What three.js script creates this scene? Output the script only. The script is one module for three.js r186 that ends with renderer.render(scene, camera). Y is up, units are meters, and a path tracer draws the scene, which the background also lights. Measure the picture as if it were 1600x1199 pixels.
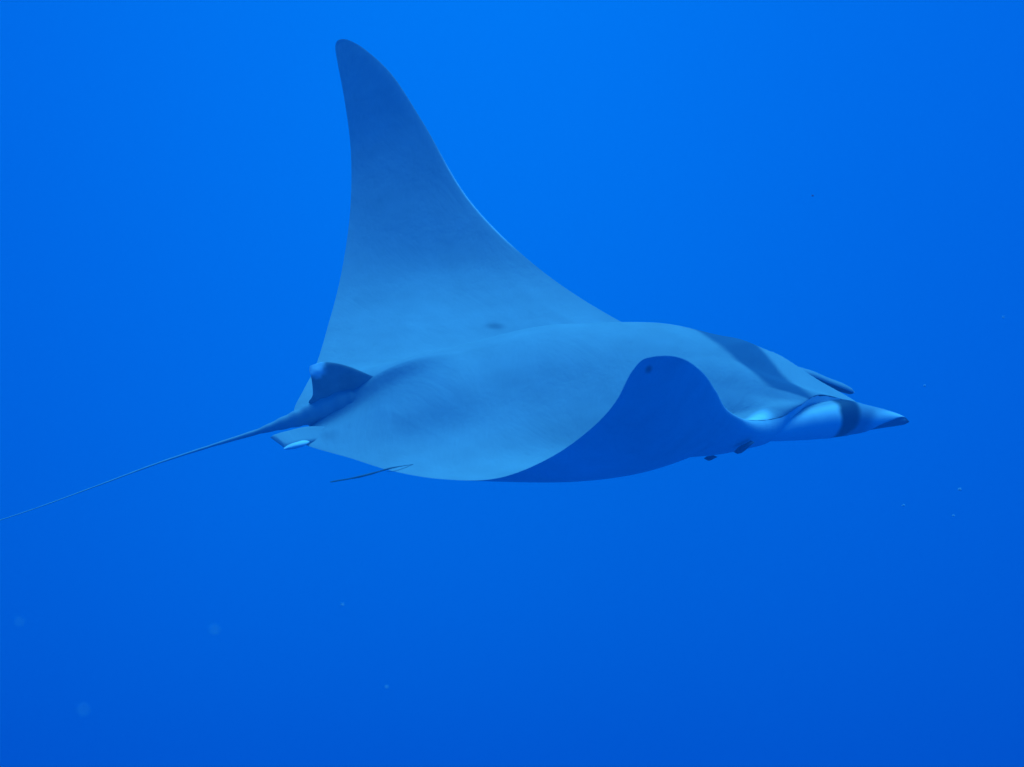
import * as THREE from 'three';
import { ImprovedNoise } from 'three/addons/math/ImprovedNoise.js';

// ---------------------------------------------------------------- camera
const FOV = 26, PITCH = THREE.MathUtils.degToRad(14.5), DIST = 5.2;
const camera = new THREE.PerspectiveCamera(FOV, 1600 / 1199, 0.05, 200);
camera.position.set(0, 0, 0);
camera.rotation.set(PITCH, 0, 0);
camera.focus = 5.1;
camera.userData.fStop = 4;
camera.updateMatrixWorld(true);

const scene = new THREE.Scene();

// ---------------------------------------------------------------- open water: the light that the sea itself sends back from every side
const mix = (a, b, t) => a + (b - a) * t;
const clamp = (x, a = 0, b = 1) => Math.min(b, Math.max(a, x));
const sstep = (a, b, x) => { const t = clamp((x - a) / (b - a)); return t * t * (3 - 2 * t); };
const table = (xs, ys, x) => {
  if (x <= xs[0]) return ys[0];
  for (let i = 1; i < xs.length; i++) if (x <= xs[i]) { const t = (x - xs[i - 1]) / (xs[i] - xs[i - 1]); return mix(ys[i - 1], ys[i], t * t * (3 - 2 * t)); }
  return ys[ys.length - 1];
};
const soft = (xs, ys, x) => {          // the same, straight between the knots
  if (x <= xs[0]) return ys[0];
  for (let i = 1; i < xs.length; i++) if (x <= xs[i]) return mix(ys[i - 1], ys[i], (x - xs[i - 1]) / (xs[i] - xs[i - 1]));
  return ys[ys.length - 1];
};
{
  const W = 1440, H = 720, data = new Float32Array(W * H * 4);
  const EL = [-90, -30, 0, 8, 16, 24, 32, 50, 90];
  const G = [0.095, 0.090, 0.072, 0.130, 0.168, 0.203, 0.232, 0.26, 0.31];
  const B = [0.54, 0.60, 0.560, 0.735, 0.860, 0.96, 1.02, 1.06, 1.14];
  for (let r = 0; r < H; r++) {
    const el = ((r + 0.5) / H - 0.5) * 180;
    const g = (soft(EL, G, el - 2) + soft(EL, G, el) + soft(EL, G, el + 2)) / 3, b = (soft(EL, B, el - 2) + soft(EL, B, el) + soft(EL, B, el + 2)) / 3;
    for (let c = 0; c < W; c++) {
      const az = ((c + 0.5) / W - 0.5) * 360;                       // 0 = +x, -90 = -z (straight ahead)
      let d = Math.abs(((az + 92 + 540) % 360) - 180);              // degrees away from the brightest side
      const lobe = Math.exp(-((d / 15.5) ** 2)) * Math.cos(THREE.MathUtils.degToRad(Math.max(el, 0)));
      const k = (r * W + c) * 4;
      data[k] = 0.0; data[k + 1] = g * (0.67 + 0.44 * lobe); data[k + 2] = b * (0.79 + 0.24 * lobe); data[k + 3] = 1;
    }
  }
  const water = new THREE.DataTexture(data, W, H, THREE.RGBAFormat, THREE.FloatType);
  water.mapping = THREE.EquirectangularReflectionMapping;
  water.magFilter = water.minFilter = THREE.LinearFilter;
  water.needsUpdate = true;
  scene.background = water; scene.environment = water;
}
// ---------------------------------------------------------------- sunlight as it arrives through the water, wide and blue-green
const camQ = camera.quaternion.clone();
const sun = new THREE.DirectionalLight(new THREE.Color().setRGB(0.07, 0.60, 1.0), 5.0);
sun.position.copy(new THREE.Vector3(0.13, 0.95, -0.18).applyQuaternion(camQ).multiplyScalar(20));
sun.castShadow = true;
sun.shadow.radius = 75;
sun.shadow.mapSize.set(2048, 2048);
Object.assign(sun.shadow.camera, { left: -4, right: 4, top: 4, bottom: -4, near: 1, far: 40 });
scene.add(sun);

const renderer = new THREE.WebGLRenderer({ antialias: true });
renderer.toneMapping = THREE.LinearToneMapping;
renderer.toneMappingExposure = 1;
renderer.shadowMap.enabled = true;
// the water itself: a thin blue veil between the lens and the animal
scene.fog = new THREE.FogExp2(new THREE.Color().setRGB(0.03, 0.45, 1.0), 0.065);

// ---------------------------------------------------------------- the ray's own axes: x towards its head, y out of its back, z towards its right wing
const Rt = new THREE.Vector3(0.375, -0.19, 0.9).normalize();
const Fw = new THREE.Vector3(0.92, 0.02, 0); Fw.z = -(Rt.x * Fw.x + Rt.y * Fw.y) / Rt.z; Fw.normalize();
const Up = new THREE.Vector3().crossVectors(Rt, Fw).normalize();
const F = 1199 / 2 / Math.tan(THREE.MathUtils.degToRad(FOV / 2));
const origin = new THREE.Vector3((870 - 800) / F * DIST, (599.5 - 595) / F * DIST, -DIST);   // middle of the body, seen from the camera
const rayQ = camQ.clone().multiply(new THREE.Quaternion().setFromRotationMatrix(new THREE.Matrix4().makeBasis(Fw, Up, Rt)));
const rayPos = origin.clone().applyQuaternion(camQ);
const toOwn = (v) => new THREE.Vector3(v.dot(Fw), v.dot(Up), v.dot(Rt));
const eyeOwn = toOwn(origin.clone().negate());
// the point of a line of sight that lies at a given distance to the right (z) of the ray's mid plane
function at(px, py, z) {
  const d = toOwn(new THREE.Vector3((px - 800) / F, (599.5 - py) / F, -1));
  return eyeOwn.clone().addScaledVector(d, (z - eyeOwn.z) / d.z);
}
const PX = DIST / F;                     // metres for one pixel of the photograph at the ray's distance

const noise = new ImprovedNoise();
const fbm = (x, y, z, o = 4) => { let s = 0, a = 0.5; for (let i = 0; i < o; i++) { s += a * noise.noise(x, y, z); x *= 2.03; y *= 2.03; z *= 2.03; a *= 0.5; } return s; };

// A closed foil: stations give leading point, middle point and trailing point; thickness(p, dl, dt) gives [half above, half below]; paint(p, side, c, u) gives a linear colour.
function foil(stations, nu, nc, thickness, paint, outlineN = 500) {
  const curve = (k) => new THREE.CatmullRomCurve3(stations.map((s) => s[k]), false, 'centripetal');
  const [CL, CM, CT] = [0, 1, 2].map(curve);
  const S = (u, c, out) => {
    const l = CL.getPoint(u), m = CM.getPoint(u), t = CT.getPoint(u);
    const a = (1 - c) * (1 - 2 * c), b = 4 * c * (1 - c), e = c * (2 * c - 1);
    return out.set(l.x * a + m.x * b + t.x * e, l.y * a + m.y * b + t.y * e, l.z * a + m.z * b + t.z * e);
  };
  const edgeL = [], edgeT = [], v = new THREE.Vector3();
  for (let i = 0; i <= outlineN; i++) { edgeL.push(S(i / outlineN, 0, new THREE.Vector3())); edgeT.push(S(i / outlineN, 1, new THREE.Vector3())); }
  for (const u of stations.open ? [] : [0, 1]) for (let i = 0; i <= 20; i++) { edgeL.push(S(u, i / 20, new THREE.Vector3())); edgeT.push(S(u, i / 20, new THREE.Vector3())); }
  if (stations.open) for (let i = 0; i <= 20; i++) { edgeL.push(S(1, i / 20, new THREE.Vector3())); edgeT.push(S(1, i / 20, new THREE.Vector3())); }
  const far = (p, list) => {              // distance to the edge, measured to the pieces between its points
    let best = 1e9, at0 = 0;
    list.forEach((q, i) => { const d = (p.x - q.x) ** 2 + (p.y - q.y) ** 2 + (p.z - q.z) ** 2; if (d < best) { best = d; at0 = i; } });
    for (const i of [at0 - 1, at0]) {
      const q = list[i], r = list[i + 1];
      if (!q || !r) continue;
      const ex = r.x - q.x, ey = r.y - q.y, ez = r.z - q.z, ll = ex * ex + ey * ey + ez * ez;
      if (ll < 1e-12 || ll > 0.01) continue;
      const t = clamp(((p.x - q.x) * ex + (p.y - q.y) * ey + (p.z - q.z) * ez) / ll);
      best = Math.min(best, (p.x - q.x - ex * t) ** 2 + (p.y - q.y - ey * t) ** 2 + (p.z - q.z - ez * t) ** 2);
    }
    return Math.sqrt(best);
  };
  const cs = [], us = [];
  for (let j = 0; j <= nc; j++) { const t = j / nc; cs.push(mix(t, 0.5 - 0.5 * Math.cos(Math.PI * t), 0.85)); }
  for (let i = 0; i <= nu; i++) { const t = i / nu; us.push(mix(t, 0.5 - 0.5 * Math.cos(Math.PI * t), 0.35)); }
  const mean = [], du = new THREE.Vector3(), dc = new THREE.Vector3(), e = 2e-3;
  const a = new THREE.Vector3(), b = new THREE.Vector3();
  for (let i = 0; i <= nu; i++) for (let j = 0; j <= nc; j++) {
    const u = us[i], c = cs[j], p = S(u, c, new THREE.Vector3());
    const uu = clamp(u, 0.012, 0.988);
    du.copy(S(Math.min(1, uu + e), c, a)).sub(S(Math.max(0, uu - e), c, b));
    dc.copy(S(uu, Math.min(1, c + 1e-2), a)).sub(S(uu, Math.max(0, c - 1e-2), b));
    mean.push({ p, n: new THREE.Vector3().crossVectors(du, dc).normalize(), dl: far(p, edgeL), dt: far(p, edgeT), c, u });
  }
  // even out the directions in which the thickness is laid on
  const w = nc + 1;
  for (let pass = 0; pass < 3; pass++) {
    const old = mean.map((m) => m.n.clone());
    for (let i = 0; i <= nu; i++) for (let j = 0; j <= nc; j++) {
      const n = mean[i * w + j].n.set(0, 0, 0);
      for (let x = -2; x <= 2; x++) for (let y = -2; y <= 2; y++) n.add(old[clamp(i + x, 0, nu) * w + clamp(j + y, 0, nc)]);
      n.normalize();
    }
  }
  const along = [0], mid = nc >> 1;
  for (let i = 1; i <= nu; i++) along.push(along[i - 1] + mean[i * w + mid].p.distanceTo(mean[(i - 1) * w + mid].p));
  const pos = [], col = [], uv = [], idx = [], N = (nu + 1) * (nc + 1);
  for (const side of [1, -1]) mean.forEach((m, at) => {
    const [ht, hb] = thickness(m.p, m.dl, m.dt, m.c, m.u);
    v.copy(m.p).addScaledVector(m.n, side > 0 ? ht : -hb);
    pos.push(v.x, v.y, v.z);
    col.push(...paint(m.p, side, m.c, along[Math.floor(at / w)], m.dl));
    uv.push(m.p.x, along[Math.floor(at / w)]);
  });
  for (let i = 0; i < nu; i++) for (let j = 0; j < nc; j++) {
    const q = i * w + j;
    idx.push(q, q + w, q + 1, q + 1, q + w, q + w + 1);
    idx.push(N + q, N + q + 1, N + q + w, N + q + 1, N + q + w + 1, N + q + w);
  }
  if (stations.open) for (let j = 0; j < nc; j++) idx.push(j, j + 1, N + j, j + 1, N + j + 1, N + j);
  const g = new THREE.BufferGeometry();
  g.setAttribute('position', new THREE.Float32BufferAttribute(pos, 3));
  g.setAttribute('color', new THREE.Float32BufferAttribute(col, 3));
  g.setAttribute('uv', new THREE.Float32BufferAttribute(uv, 2));
  g.setIndex(idx);
  g.computeVertexNormals();
  return g;
}
// A round body along a path: rings [point, half height, half width]; roll(t, angle) may vary the radius; paint(t, angle, p).
function loft(rings, nt, na, paint, roll = () => 1, upHint = new THREE.Vector3(0, 1, 0)) {
  const curve = new THREE.CatmullRomCurve3(rings.map((r) => r[0]), false, 'centripetal');
  const n = rings.length - 1, pos = [], col = [], uv = [], idx = [];
  const val = (k, t) => { const x = t * n, i = Math.min(n - 1, Math.floor(x)); return mix(rings[i][k], rings[i + 1][k], x - i); };
  const tan = new THREE.Vector3(), side = new THREE.Vector3(), up = new THREE.Vector3(), p = new THREE.Vector3(), q = new THREE.Vector3();
  for (let i = 0; i <= nt; i++) {
    const t = i / nt;
    p.copy(curve.getPoint(t)); tan.copy(curve.getPoint(Math.min(1, t + 0.01))).sub(curve.getPoint(Math.max(0, t - 0.01))).normalize();
    side.crossVectors(tan, upHint).normalize(); up.crossVectors(side, tan);
    for (let j = 0; j <= na; j++) {
      const a = (j / na) * 2 * Math.PI, k = roll(t, a);
      q.copy(p).addScaledVector(up, Math.sin(a) * val(1, t) * k).addScaledVector(side, Math.cos(a) * val(2, t) * k);
      pos.push(q.x, q.y, q.z); col.push(...paint(t, a, q)); uv.push(q.x, q.z + q.y);
    }
  }
  for (let i = 0; i < nt; i++) for (let j = 0; j < na; j++) { const k = i * (na + 1) + j; idx.push(k, k + 1, k + na + 1, k + 1, k + na + 2, k + na + 1); }
  for (const [i, turn] of [[0, 1], [nt, -1]]) {          // close both ends
    const c = pos.length / 3, base = i * (na + 1); const e = curve.getPoint(i ? 1 : 0);
    pos.push(e.x, e.y, e.z); col.push(...paint(i ? 1 : 0, 0, e)); uv.push(e.x, e.z + e.y);
    for (let j = 0; j < na; j++) turn > 0 ? idx.push(c, base + j + 1, base + j) : idx.push(c, base + j, base + j + 1);
  }
  const g = new THREE.BufferGeometry();
  g.setAttribute('position', new THREE.Float32BufferAttribute(pos, 3));
  g.setAttribute('color', new THREE.Float32BufferAttribute(col, 3));
  g.setAttribute('uv', new THREE.Float32BufferAttribute(uv, 2));
  g.setIndex(idx); g.computeVertexNormals();
  const nn = g.attributes.normal;
  for (let i = 0; i <= nt; i++) { const k = i * (na + 1), l = k + na; q.set(nn.getX(k) + nn.getX(l), nn.getY(k) + nn.getY(l), nn.getZ(k) + nn.getZ(l)).normalize(); nn.setXYZ(k, q.x, q.y, q.z); nn.setXYZ(l, q.x, q.y, q.z); }
  return g;
}

// ---------------------------------------------------------------- skin
function skinBump() {
  const N = 512, d = new Uint8Array(N * N * 4);
  let seed = 12345; const rnd = () => (seed = (seed * 1664525 + 1013904223) >>> 0) / 4294967296;
  const per = (x, y, f, z) => {           // noise that repeats after one tile
    const a = (x * 2 * Math.PI), b = (y * 2 * Math.PI), r = f / (2 * Math.PI);
    return noise.noise(Math.cos(a) * r + 11 + z, Math.sin(a) * r + Math.cos(b) * r * 0.7, Math.sin(b) * r + z);
  };
  for (let y = 0; y < N; y++) for (let x = 0; x < N; x++) {
    const u = x / N, w = y / N, k = (y * N + x) * 4;
    const h = 0.5 + 0.25 * per(u, w, 14, 1) + 0.16 * per(u, w, 37, 5) + 0.16 * (rnd() - 0.5);
    d[k] = d[k + 1] = d[k + 2] = clamp(h) * 255; d[k + 3] = 255;
  }
  const t = new THREE.DataTexture(d, N, N); t.wrapS = t.wrapT = THREE.RepeatWrapping; t.magFilter = THREE.LinearFilter; t.minFilter = THREE.LinearFilter;
  t.repeat.set(2.2, 2.2); t.needsUpdate = true; return t;
}
const skin = new THREE.MeshPhysicalMaterial({ name: 'ray_skin', vertexColors: true, roughness: 0.72, specularIntensity: 0.35, ior: 1.33, bumpMap: skinBump(), bumpScale: 0.0025 });
const horny = new THREE.MeshPhysicalMaterial({ name: 'wet_skin', vertexColors: true, roughness: 0.5, specularIntensity: 0.5, ior: 1.33 });
const eyeMat = new THREE.MeshPhysicalMaterial({ name: 'eye', color: new THREE.Color().setRGB(0.012, 0.013, 0.016), roughness: 0.12, specularIntensity: 0.6 });
const strandMat = new THREE.MeshStandardMaterial({ name: 'strand', color: new THREE.Color().setRGB(0.20, 0.23, 0.2), roughness: 0.9 });

const mixc = (a, b, t) => [mix(a[0], b[0], t), mix(a[1], b[1], t), mix(a[2], b[2], t)];
const BACK = [0.44, 0.425, 0.43], COLLAR = [0.07, 0.13, 0.20], DARK = [0.025, 0.03, 0.05], WHITE = [0.92, 0.92, 0.90], BELLY = [0.70, 0.76, 0.78];
const blob = (x, z, cx, cz, rx, rz, s = 0.35) => 1 - sstep(1 - s, 1 + s, Math.hypot((x - cx) / rx, (z - cz) / rz));

// ---------------------------------------------------------------- the ray: wings and body in one sheet that is thick in the middle
const A = at;
const midpoint = (a, b) => a.clone().add(b).multiplyScalar(0.5);
const S3 = (l, t, m) => { const L = A(...l), T = A(...t); return [L, m ? A(...m) : midpoint(L, T), T]; };
const wings = [
  S3([1040, 556, 1.115], [1024, 557, 1.115]),
  S3([1052, 557, 1.108], [1005, 562, 1.10], [1028, 562, 1.11]),
  S3([1072, 563, 1.08], [988, 580, 1.08], [1032, 578, 1.09]),
  S3([1098, 582, 1.01], [962, 628, 1.02], [1032, 630, 1.03]),
  S3([1118, 610, 0.89], [928, 666, 0.95], [1028, 682, 0.945]),
  S3([1136, 640, 0.72], [862, 714, 0.84], [1015, 722, 0.80]),
  S3([1176, 657, 0.50], [780, 747, 0.72], [1000, 730, 0.61]),
  S3([1222, 651, 0.385], [690, 749, 0.56], [970, 706, 0.42]),
  S3([1250, 634, 0.325], [612, 736, 0.42], [950, 664, 0.31]),
  S3([1280, 617, 0.265], [550, 717, 0.29], [930, 630, 0.21]),
  S3([1342, 632, 0.205], [468, 690, 0.125], [915, 600, 0.11]),
  S3([1306, 620, 0.0], [484, 668, 0.0], [890, 580, 0.0]),
  S3([1262, 606, -0.20], [459, 645, -0.14], [850, 572, -0.13]),
  S3([1205, 592, -0.29], [475, 608, -0.25], [820, 572, -0.26]),
  S3([1090, 556, -0.38], [492, 575, -0.38], [790, 560, -0.42]),
  S3([965, 500, -0.64], [511, 514, -0.58], [735, 508, -0.64]),
  S3([840, 418, -0.90], [533, 428, -0.81], [688, 425, -0.88]),
  S3([735, 315, -1.06], [547, 330, -0.975]),
  S3([660, 190, -1.16], [548, 235, -1.09]),
  S3([610, 114, -1.185], [538, 155, -1.135]),
  S3([570, 77, -1.188], [528, 102, -1.16]),
  S3([557, 68.5, -1.188], [525.5, 88, -1.17]),
  S3([547, 63.5, -1.188], [524, 78, -1.177]),
  S3([540, 61.5, -1.188], [524, 71, -1.182]),
  S3([534.5, 61, -1.188], [525.5, 66, -1.184]),
  S3([531, 61.5, -1.188], [528, 63, -1.186]),
];
const ell = (t) => { const k = 1 - clamp(t); return Math.sqrt(Math.max(0, 1 - k * k)); };
const headness = (x, z) => sstep(0.42, 0.62, x) * (1 - sstep(0.30, 0.42, Math.abs(z)));
function bodyThick(p, dl, dt) {
  const z = Math.abs(p.z), hd = headness(p.x, p.z);
  const wing = (0.006 + 0.026 * (1 - clamp(z / 1.05)) ** 1.4) * mix(0.5, 1, sstep(-0.85, -0.3, p.x));
  const over = table([-0.95, -0.7, -0.35, 0.05, 0.35, 0.6, 0.78, 0.92], [0.004, 0.012, 0.065, 0.112, 0.122, 0.10, 0.072, 0.05], p.x);
  const under = table([-0.95, -0.6, 0, 0.45, 0.75, 0.92], [0.02, 0.05, 0.085, 0.120, 0.125, 0.09], p.x);
  const bell = (w) => (1 - clamp((z / w) ** 2)) ** 2;
  const rear = Math.pow(clamp(dt / 0.22), 0.75);
  const keen = p.z < -0.3 ? sstep(0.16, 0.3, p.x) : 0;         // the far wing's front edge sharpens towards the body
  const top = mix(mix(ell(dl / 0.045), Math.pow(clamp(dl / 0.16), 0.85), keen), Math.pow(clamp(dl / 0.27), 0.75), hd) * rear, low = mix(ell(dl / mix(0.045, 0.075, hd)), Math.pow(clamp(dl / 0.16), 0.85), keen) * rear;
  const spine = 0.036 * Math.exp(-((z / 0.036) ** 2)) * sstep(-0.30, -0.55, p.x) * sstep(-0.98, -0.8, p.x);
  return [spine * Math.min(1, rear * 1.5) + (wing + over * bell(mix(mix(0.36, 0.52, sstep(-0.6, -0.05, p.x)), 0.55, hd))) * top, (wing + under * bell(mix(0.52, 0.66, sstep(0.05, 0.4, p.x)))) * low];
}
function bodyPaint(p, side, c, s, dl) {
  const z = Math.abs(p.z), x = p.x, n = fbm(x * 3.1, s * 3.1, 2.2), m = fbm(x * 14, s * 14, 7.1, 3);
  const hd = headness(x, p.z);
  if (side < 0) {
    const k = mixc(BELLY, WHITE, sstep(0.40, 0.62, x) * 0.8).map((q) => q * (1 + 0.22 * n + 0.10 * m - 0.05 * sstep(0.75, 1.05, z)));
    if (p.z < 0) return mixc(k, BACK, 1 - sstep(0.01, 0.03, dl));
    return mixc(k, DARK, 0.6 * blob(x, z, -0.25, 1.092, 0.008, 0.006, 0.7));          // small mark near the wing tip
  }
  const streak = fbm(x * 3, s * 15, 4.4, 3), fleck = sstep(0.30, 0.46, fbm(x * 33, s * 33, 9.3, 2));
  let k = BACK.map((q) => q * (1 + 0.15 * n + 0.12 * m + 0.10 * streak - 0.10 * fleck));
  // dark collar across the shoulders: widest on the side of the head, drawn out thinly over the back
  const front = soft([0, 0.1, 0.15, 0.2, 0.29], [0.69, 0.70, 0.705, 0.72, 0.765], z) + 0.03 * n + 0.02 * m;
  const rear = soft([0, 0.09, 0.2, 0.267, 0.30], [0.455, 0.472, 0.52, 0.60, 0.75], z) + 0.03 * n + 0.02 * m;
  k = mixc(k, COLLAR.map((q) => q * (1 + 0.1 * m)), sstep(rear - 0.015, rear + 0.03, x) * (1 - sstep(front - 0.03, front + 0.02, x)) * 0.95);
  k = mixc(k, DARK, 0.5 * blob(x, p.z, 0.03, -0.615, 0.03, 0.018, 0.8));                // dark smudge on the raised wing
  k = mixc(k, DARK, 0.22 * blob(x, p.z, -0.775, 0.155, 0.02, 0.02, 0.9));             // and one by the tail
  k = mixc(k, WHITE, (p.z > 0 ? (1 - sstep(0.010, 0.05, dl)) * sstep(0.12, 0.28, x) * (1 - sstep(0.50, 0.57, x)) : 0) + (p.z < 0 ? (1 - sstep(0.004, 0.011, dl)) * sstep(-0.06, 0.04, x) * (1 - sstep(0.17, 0.26, x)) : 0));   // white band on the near front edge, painted glint on the far one
  k = mixc(k, COLLAR, 0.42 * blob(x, p.z, -0.63, 0.02, 0.2, 0.10, 0.8));               // shade painted round the root of the dorsal fin, in the collar tone
  k = mixc(k, COLLAR, 0.25 * blob(x, p.z, -0.50, 0.23, 0.14, 0.055, 0.9) * (1 + n));  // painted shade of the hollow beside the spine
  return k;
}
const ray = new THREE.Group();
ray.name = 'devil_ray';
ray.position.copy(rayPos); ray.quaternion.copy(rayQ);
ray.userData = { label: 'large grey devil ray gliding right with one wing raised high in open blue water', category: 'ray' };
scene.add(ray);
const part = (name, g, m, parent = ray) => { const o = new THREE.Mesh(g, m); o.name = name; o.castShadow = o.receiveShadow = true; parent.add(o); return o; };
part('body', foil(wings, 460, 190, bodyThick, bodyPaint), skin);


// dorsal fin: a small dark sail with a pale tip just ahead of the tail
const finStations = [
  S3([632, 596, 0.00], [492, 648, 0.00]),
  S3([604, 591, 0.00], [486, 633, 0.00]),
  S3([584, 588, 0.00], [482, 629, 0.00]),
  S3([566, 581, 0.005], [488, 619, 0.005]),
  S3([546, 573, 0.01], [488, 603, 0.01]),
  S3([522, 567, 0.012], [486, 590, 0.012]),
  S3([504, 566, 0.0], [483, 579, 0.0]),
  S3([495, 568, -0.005], [484, 572, -0.005]),
];
finStations.open = false;
const tipAt = A(491, 574, 0.0);
part('dorsal_fin', foil(finStations, 70, 60, (p, dl, dt) => { const h = 0.011 * ell(dl / 0.03) * Math.pow(clamp(dt / 0.09), 0.7); return [h, h]; },
  (p) => mixc(BACK.map((q) => q * (0.6 + 0.3 * fbm(p.x * 20, p.y * 20, 3, 3))), [0.9, 0.9, 0.9], 1 - sstep(0.022, 0.04, p.distanceTo(tipAt) + 0.012 * fbm(p.x * 45, p.y * 45, 5, 2)))), skin);

// whip tail, thick at the root
const tailPath = [[630, 650, 0, 8, 0.02], [598, 636, 0, 14, 0.028], [566, 630, 0, 20, 0.034], [535, 632, 0, 22, 0.035], [490, 646, 0, 16, 0.026], [450, 659, 0, 10.5, 0.017], [405, 674, 0, 4.2, 0.008], [330, 697, 0, 2.0, 0.004], [250, 723, 0, 1.3, 0.0027], [150, 760, 0, 0.9, 0.0019], [60, 793, 0, 0.75, 0.0016], [0, 813, 0, 0.7, 0.0015], [-120, 850, 0, 0.7, 0.0015], [-260, 886, 0, 0.4, 0.001]];
part('tail', loft(tailPath.map(([x, y, z, h, w]) => [A(x, y, z), h * PX, w]), 260, 20,
  (t, a, p) => mixc(mixc(COLLAR, BACK, sstep(0.12, 0.3, t)), [0.55, 0.62, 0.55], sstep(0.45, 0.65, t)).map((q) => q * (1 + 0.25 * fbm(p.x * 30, 1, 4, 3))),
  (t, a) => 1 + 0.04 * Math.sin(t * 160)), horny);

// pelvic fins either side of the tail root
for (const s of [1, -1]) {
  const Q = (px, py, z) => { const p = A(px, py, z); p.z *= s; if (s < 0) { p.x += 0.1; p.y -= 0.05; } return p; };
  const st = [[[516, 668, 0.09], [506, 690, 0.10]], [[478, 668, 0.095], [482, 692, 0.11]], [[448, 675, 0.10], [466, 693, 0.115]], [[430, 680, 0.105], [452, 697, 0.12]], [[422, 684, 0.108], [444, 700, 0.12]]]
    .map(([l, t]) => { t[2] += 0.05; const L = Q(...l), T = Q(...t); return [L, midpoint(L, T), T]; });
  part('pelvic_fin', foil(st, 40, 24, (p, dl, dt) => { const h = 0.007 * ell(dl / 0.012) * ell(dt / 0.012); return [h, h]; }, () => [...BACK], 200), skin);
  const lobe = [[478, 690, 0.15, 2.5], [470, 694, 0.172, 4.0], [460, 697, 0.178, 4.2], [450, 699.5, 0.176, 3.0], [444, 701, 0.172, 1]].map(([x, y, z, h]) => [Q(x, y, z), h * PX, 0.013]);
  part('clasper', loft(lobe, 30, 16, () => [...WHITE]), horny).userData.label = 'pale clasper under the pelvic fin';
}

// cheeks that run out into the rolled, forward-pointing head fins
for (const s of [1, -1]) {
  const rings = [[1140, 684, 0.42, 4, 0.012], [1185, 677, 0.365, 13, 0.022], [1225, 671, 0.325, 18.5, 0.03], [1258, 662.5, 0.292, 26, 0.054], [1288, 657, 0.275, 29, 0.066], [1318, 653, 0.262, 29.5, 0.064], [1350, 654, 0.25, 22.5, 0.045], [1378, 655, 0.24, 16.5, 0.034], [1400, 657, 0.234, 10.5, 0.022], [1413, 658.5, 0.23, 6, 0.013], [1420, 659, 0.229, 1, 0.003]]
    .map(([x, y, z, h, w]) => { const p = A(x, y, z); p.z *= s; return [p, h * PX, w]; });
  // the other one is held a little higher, so that it shows over the head
  if (s < 0) rings.splice(7, 4, ...[[1225, 583, -0.24, 12, 0.035], [1258, 585, -0.235, 9.5, 0.034], [1290, 597, -0.23, 8.5, 0.028], [1315, 606.5, -0.225, 8, 0.024], [1329, 612, -0.222, 5.5, 0.016], [1335, 613.5, -0.22, 1.2, 0.004]].map(([x, y, z, h, w]) => [A(x, y, z), h * PX, w]));
  const turn = (a) => { let q = s > 0 ? a : Math.PI - a; while (q > Math.PI) q -= 2 * Math.PI; while (q < -Math.PI) q += 2 * Math.PI; return q; };  // 0 = outwards, pi/2 = up
  const lip = (t) => soft([0.5, 0.55, 0.63, 0.73, 0.82, 0.9], [-1.5, -1.1, -0.3, 0.2, 0.8, 1.3], t);
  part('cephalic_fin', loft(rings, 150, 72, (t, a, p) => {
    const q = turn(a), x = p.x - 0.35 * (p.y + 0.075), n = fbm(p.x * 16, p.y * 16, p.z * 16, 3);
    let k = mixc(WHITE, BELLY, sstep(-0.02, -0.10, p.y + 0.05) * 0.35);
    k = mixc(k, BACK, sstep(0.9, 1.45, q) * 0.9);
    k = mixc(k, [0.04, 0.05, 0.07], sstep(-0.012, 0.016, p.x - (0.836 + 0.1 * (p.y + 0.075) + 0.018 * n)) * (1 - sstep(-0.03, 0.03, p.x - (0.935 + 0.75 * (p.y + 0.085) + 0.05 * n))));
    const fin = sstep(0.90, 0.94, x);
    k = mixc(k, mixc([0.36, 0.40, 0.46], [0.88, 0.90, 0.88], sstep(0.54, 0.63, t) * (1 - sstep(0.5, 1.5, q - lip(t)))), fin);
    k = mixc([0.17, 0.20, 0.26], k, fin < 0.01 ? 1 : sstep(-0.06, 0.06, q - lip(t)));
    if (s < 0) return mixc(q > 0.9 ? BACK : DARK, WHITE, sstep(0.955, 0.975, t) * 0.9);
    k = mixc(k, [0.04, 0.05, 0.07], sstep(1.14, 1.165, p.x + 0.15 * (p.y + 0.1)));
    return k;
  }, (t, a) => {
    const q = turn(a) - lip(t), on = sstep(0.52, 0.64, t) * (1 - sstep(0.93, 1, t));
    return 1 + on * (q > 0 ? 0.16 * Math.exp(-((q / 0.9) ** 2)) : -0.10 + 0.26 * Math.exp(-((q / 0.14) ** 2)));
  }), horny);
  const e = A(1311, 652, 0.262 + 0.047); e.z *= s;
  const eye = part('eye', new THREE.SphereGeometry(0.017, 24, 16), eyeMat); eye.position.copy(e);
}

// openings of the gills, dark flaps along the underside
for (const [x0, y0, x1, y1, w, z] of [[1150, 708, 1176, 690, 5.2, 0.522], [1103, 718, 1118, 713, 3.4, 0.65]]) for (const s of [1, -1]) {
  const ring = [0, 0.2, 0.45, 0.75, 1].map((t, i) => { const p = A(mix(x0, x1, t), mix(y0, y1, t), z); p.z *= s; return [p, [0.8, 5.2, 5, 2.6, 0.5][i] * w / 6 * PX, 0.012]; });
  part('gill_slit', loft(ring, 30, 16, () => [0.09, 0.12, 0.17]), horny);
}

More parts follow.
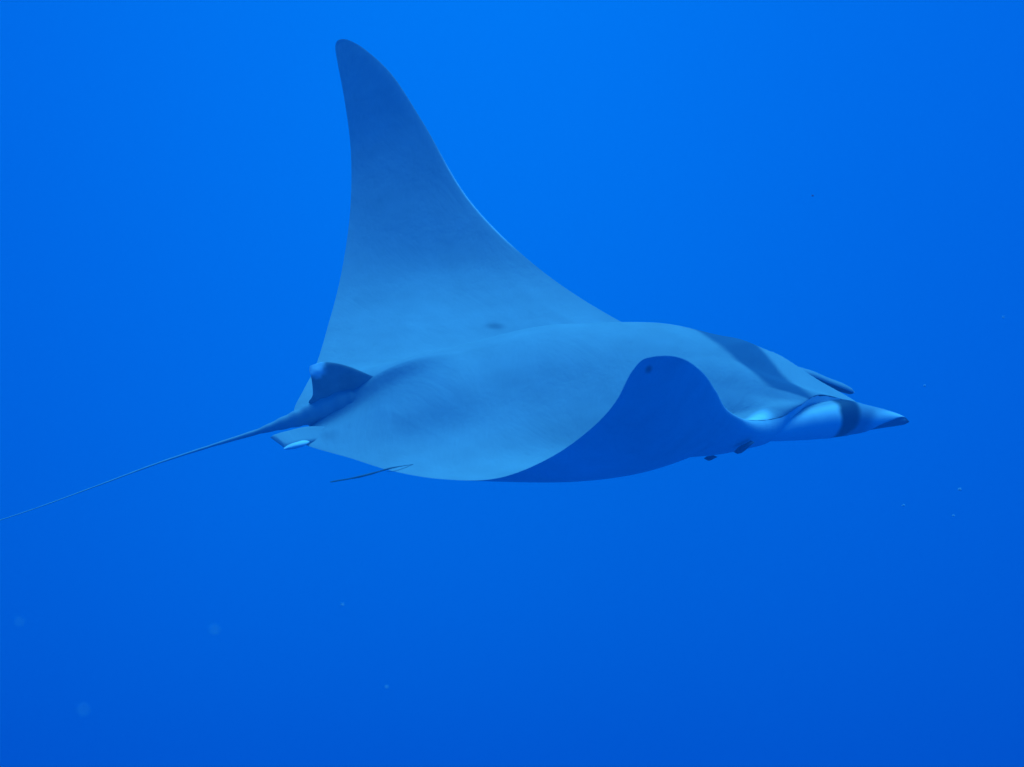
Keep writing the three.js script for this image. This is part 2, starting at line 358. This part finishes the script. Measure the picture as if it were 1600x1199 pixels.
// ---------------------------------------------------------------- things that drift about the ray
function alone(name, label, category, group) {
  const o = new THREE.Group(); o.name = name; o.userData = { label, category }; if (group) o.userData.group = group; scene.add(o); return o;
}
const world = (px, py, depth) => new THREE.Vector3((px - 800) / F * depth, (599.5 - py) / F * depth, -depth).applyQuaternion(camQ);
{
  const base = world(575, 742, 4.2);
  const o = alone('weed_strand', 'thin dark strand with a split end drifting in front of the ray\'s rear edge', 'weed strand');
  o.position.copy(base);
  const ring = (list) => list.map(([x, y, d, h]) => [world(x, y, d).sub(base), h * 3.5 / F, h * 3.5 / F * 0.8]);
  const one = (name, list) => { const m = new THREE.Mesh(loft(ring(list), 80, 12, () => [1, 1, 1], (t, a) => 1 + 0.2 * noise.noise(t * 14, a, 3)), strandMat); m.name = name; m.castShadow = m.receiveShadow = true; o.add(m); };
  one('stem', [[516, 753.5, 4.22, 1.1], [524, 752, 4.22, 1.5], [545, 748.5, 4.21, 1.3], [562, 745, 4.2, 2.0], [580, 740.5, 4.2, 1.9], [594, 736.5, 4.2, 1.3], [606, 733, 4.2, 1.7], [622, 729.5, 4.19, 0.9], [646, 725.8, 4.18, 0.4]]);
  one('branch', [[604, 737.5, 4.2, 0.3], [618, 736, 4.19, 0.5], [632, 731.5, 4.18, 0.55], [645, 726.2, 4.18, 0.35]]);
}
{
  const flesh = new THREE.MeshPhysicalMaterial({ name: 'plankton', color: new THREE.Color().setRGB(0.75, 0.85, 0.8), roughness: 0.9 });
  const red = new THREE.MeshStandardMaterial({ name: 'red_plankton', color: new THREE.Color().setRGB(0.9, 0.12, 0.12), roughness: 0.9 });
  const g = new THREE.IcosahedronGeometry(1, 3), P = g.attributes.position, v = new THREE.Vector3();
  for (let i = 0; i < P.count; i++) { v.fromBufferAttribute(P, i); const k = 1 + 0.5 * noise.noise(v.x * 1.7 + 3, v.y * 1.7, v.z * 1.7); P.setXYZ(i, v.x * k, v.y * k, v.z * k); }
  g.computeVertexNormals();
  const list = [
    [1412, 790, 4.4, 2.6, 1.6, flesh, 'tiny pale speck of plankton low to the right, the brightest below the head fins'],
    [1500, 765, 4.0, 2.8, 2.2, flesh, 'pale speck of plankton farthest right of three close below the head'],
    [1490, 806, 4.2, 2.0, 1.6, flesh, 'pale speck of plankton lowest of three close below the head'],
    [1445, 603, 4.6, 1.7, 1.7, flesh, 'lone pale speck of plankton just ahead of the pointed head fin'],
    [1270, 306, 4.2, 1.7, 1.2, red, 'tiny reddish speck of plankton above the head'],
    [535, 945, 3.2, 2.4, 2.0, flesh, 'faint speck of plankton in the dark water straight below the tail root'],
    [604, 1074, 2.9, 2.4, 2.0, flesh, 'faint speck of plankton near the bottom edge, right of two blurred flecks'],
    [1568, 496, 3.6, 1.9, 1.6, flesh, 'faint speck of plankton at the right edge, level with the back of the ray'],
    [335, 985, 1.5, 4.2, 4.0, flesh, 'faint round blurred fleck of drifting matter below the tail, the upper of two'],
    [130, 1110, 1.3, 4.2, 4.0, flesh, 'faint round blurred fleck of drifting matter at the lower left corner'],
    [30, 972, 1.6, 3.2, 3.0, flesh, 'faint blurred fleck of drifting matter at the left edge below the tail'],
  ];
  list.forEach(([px, py, d, w, h, m, label], i) => {
    const o = new THREE.Mesh(g, m); o.name = 'plankton_speck' + (i ? '_' + String(i).padStart(3, '0') : '');
    o.position.copy(world(px, py, d)); o.rotation.set(i, i * 2, i * 3); o.scale.set(w * d / F, h * d / F, h * d / F);
    o.quaternion.copy(camQ); o.userData = { label, category: 'plankton', group: 'specks drifting in the water' }; scene.add(o);
  });
}
renderer.render(scene, camera);
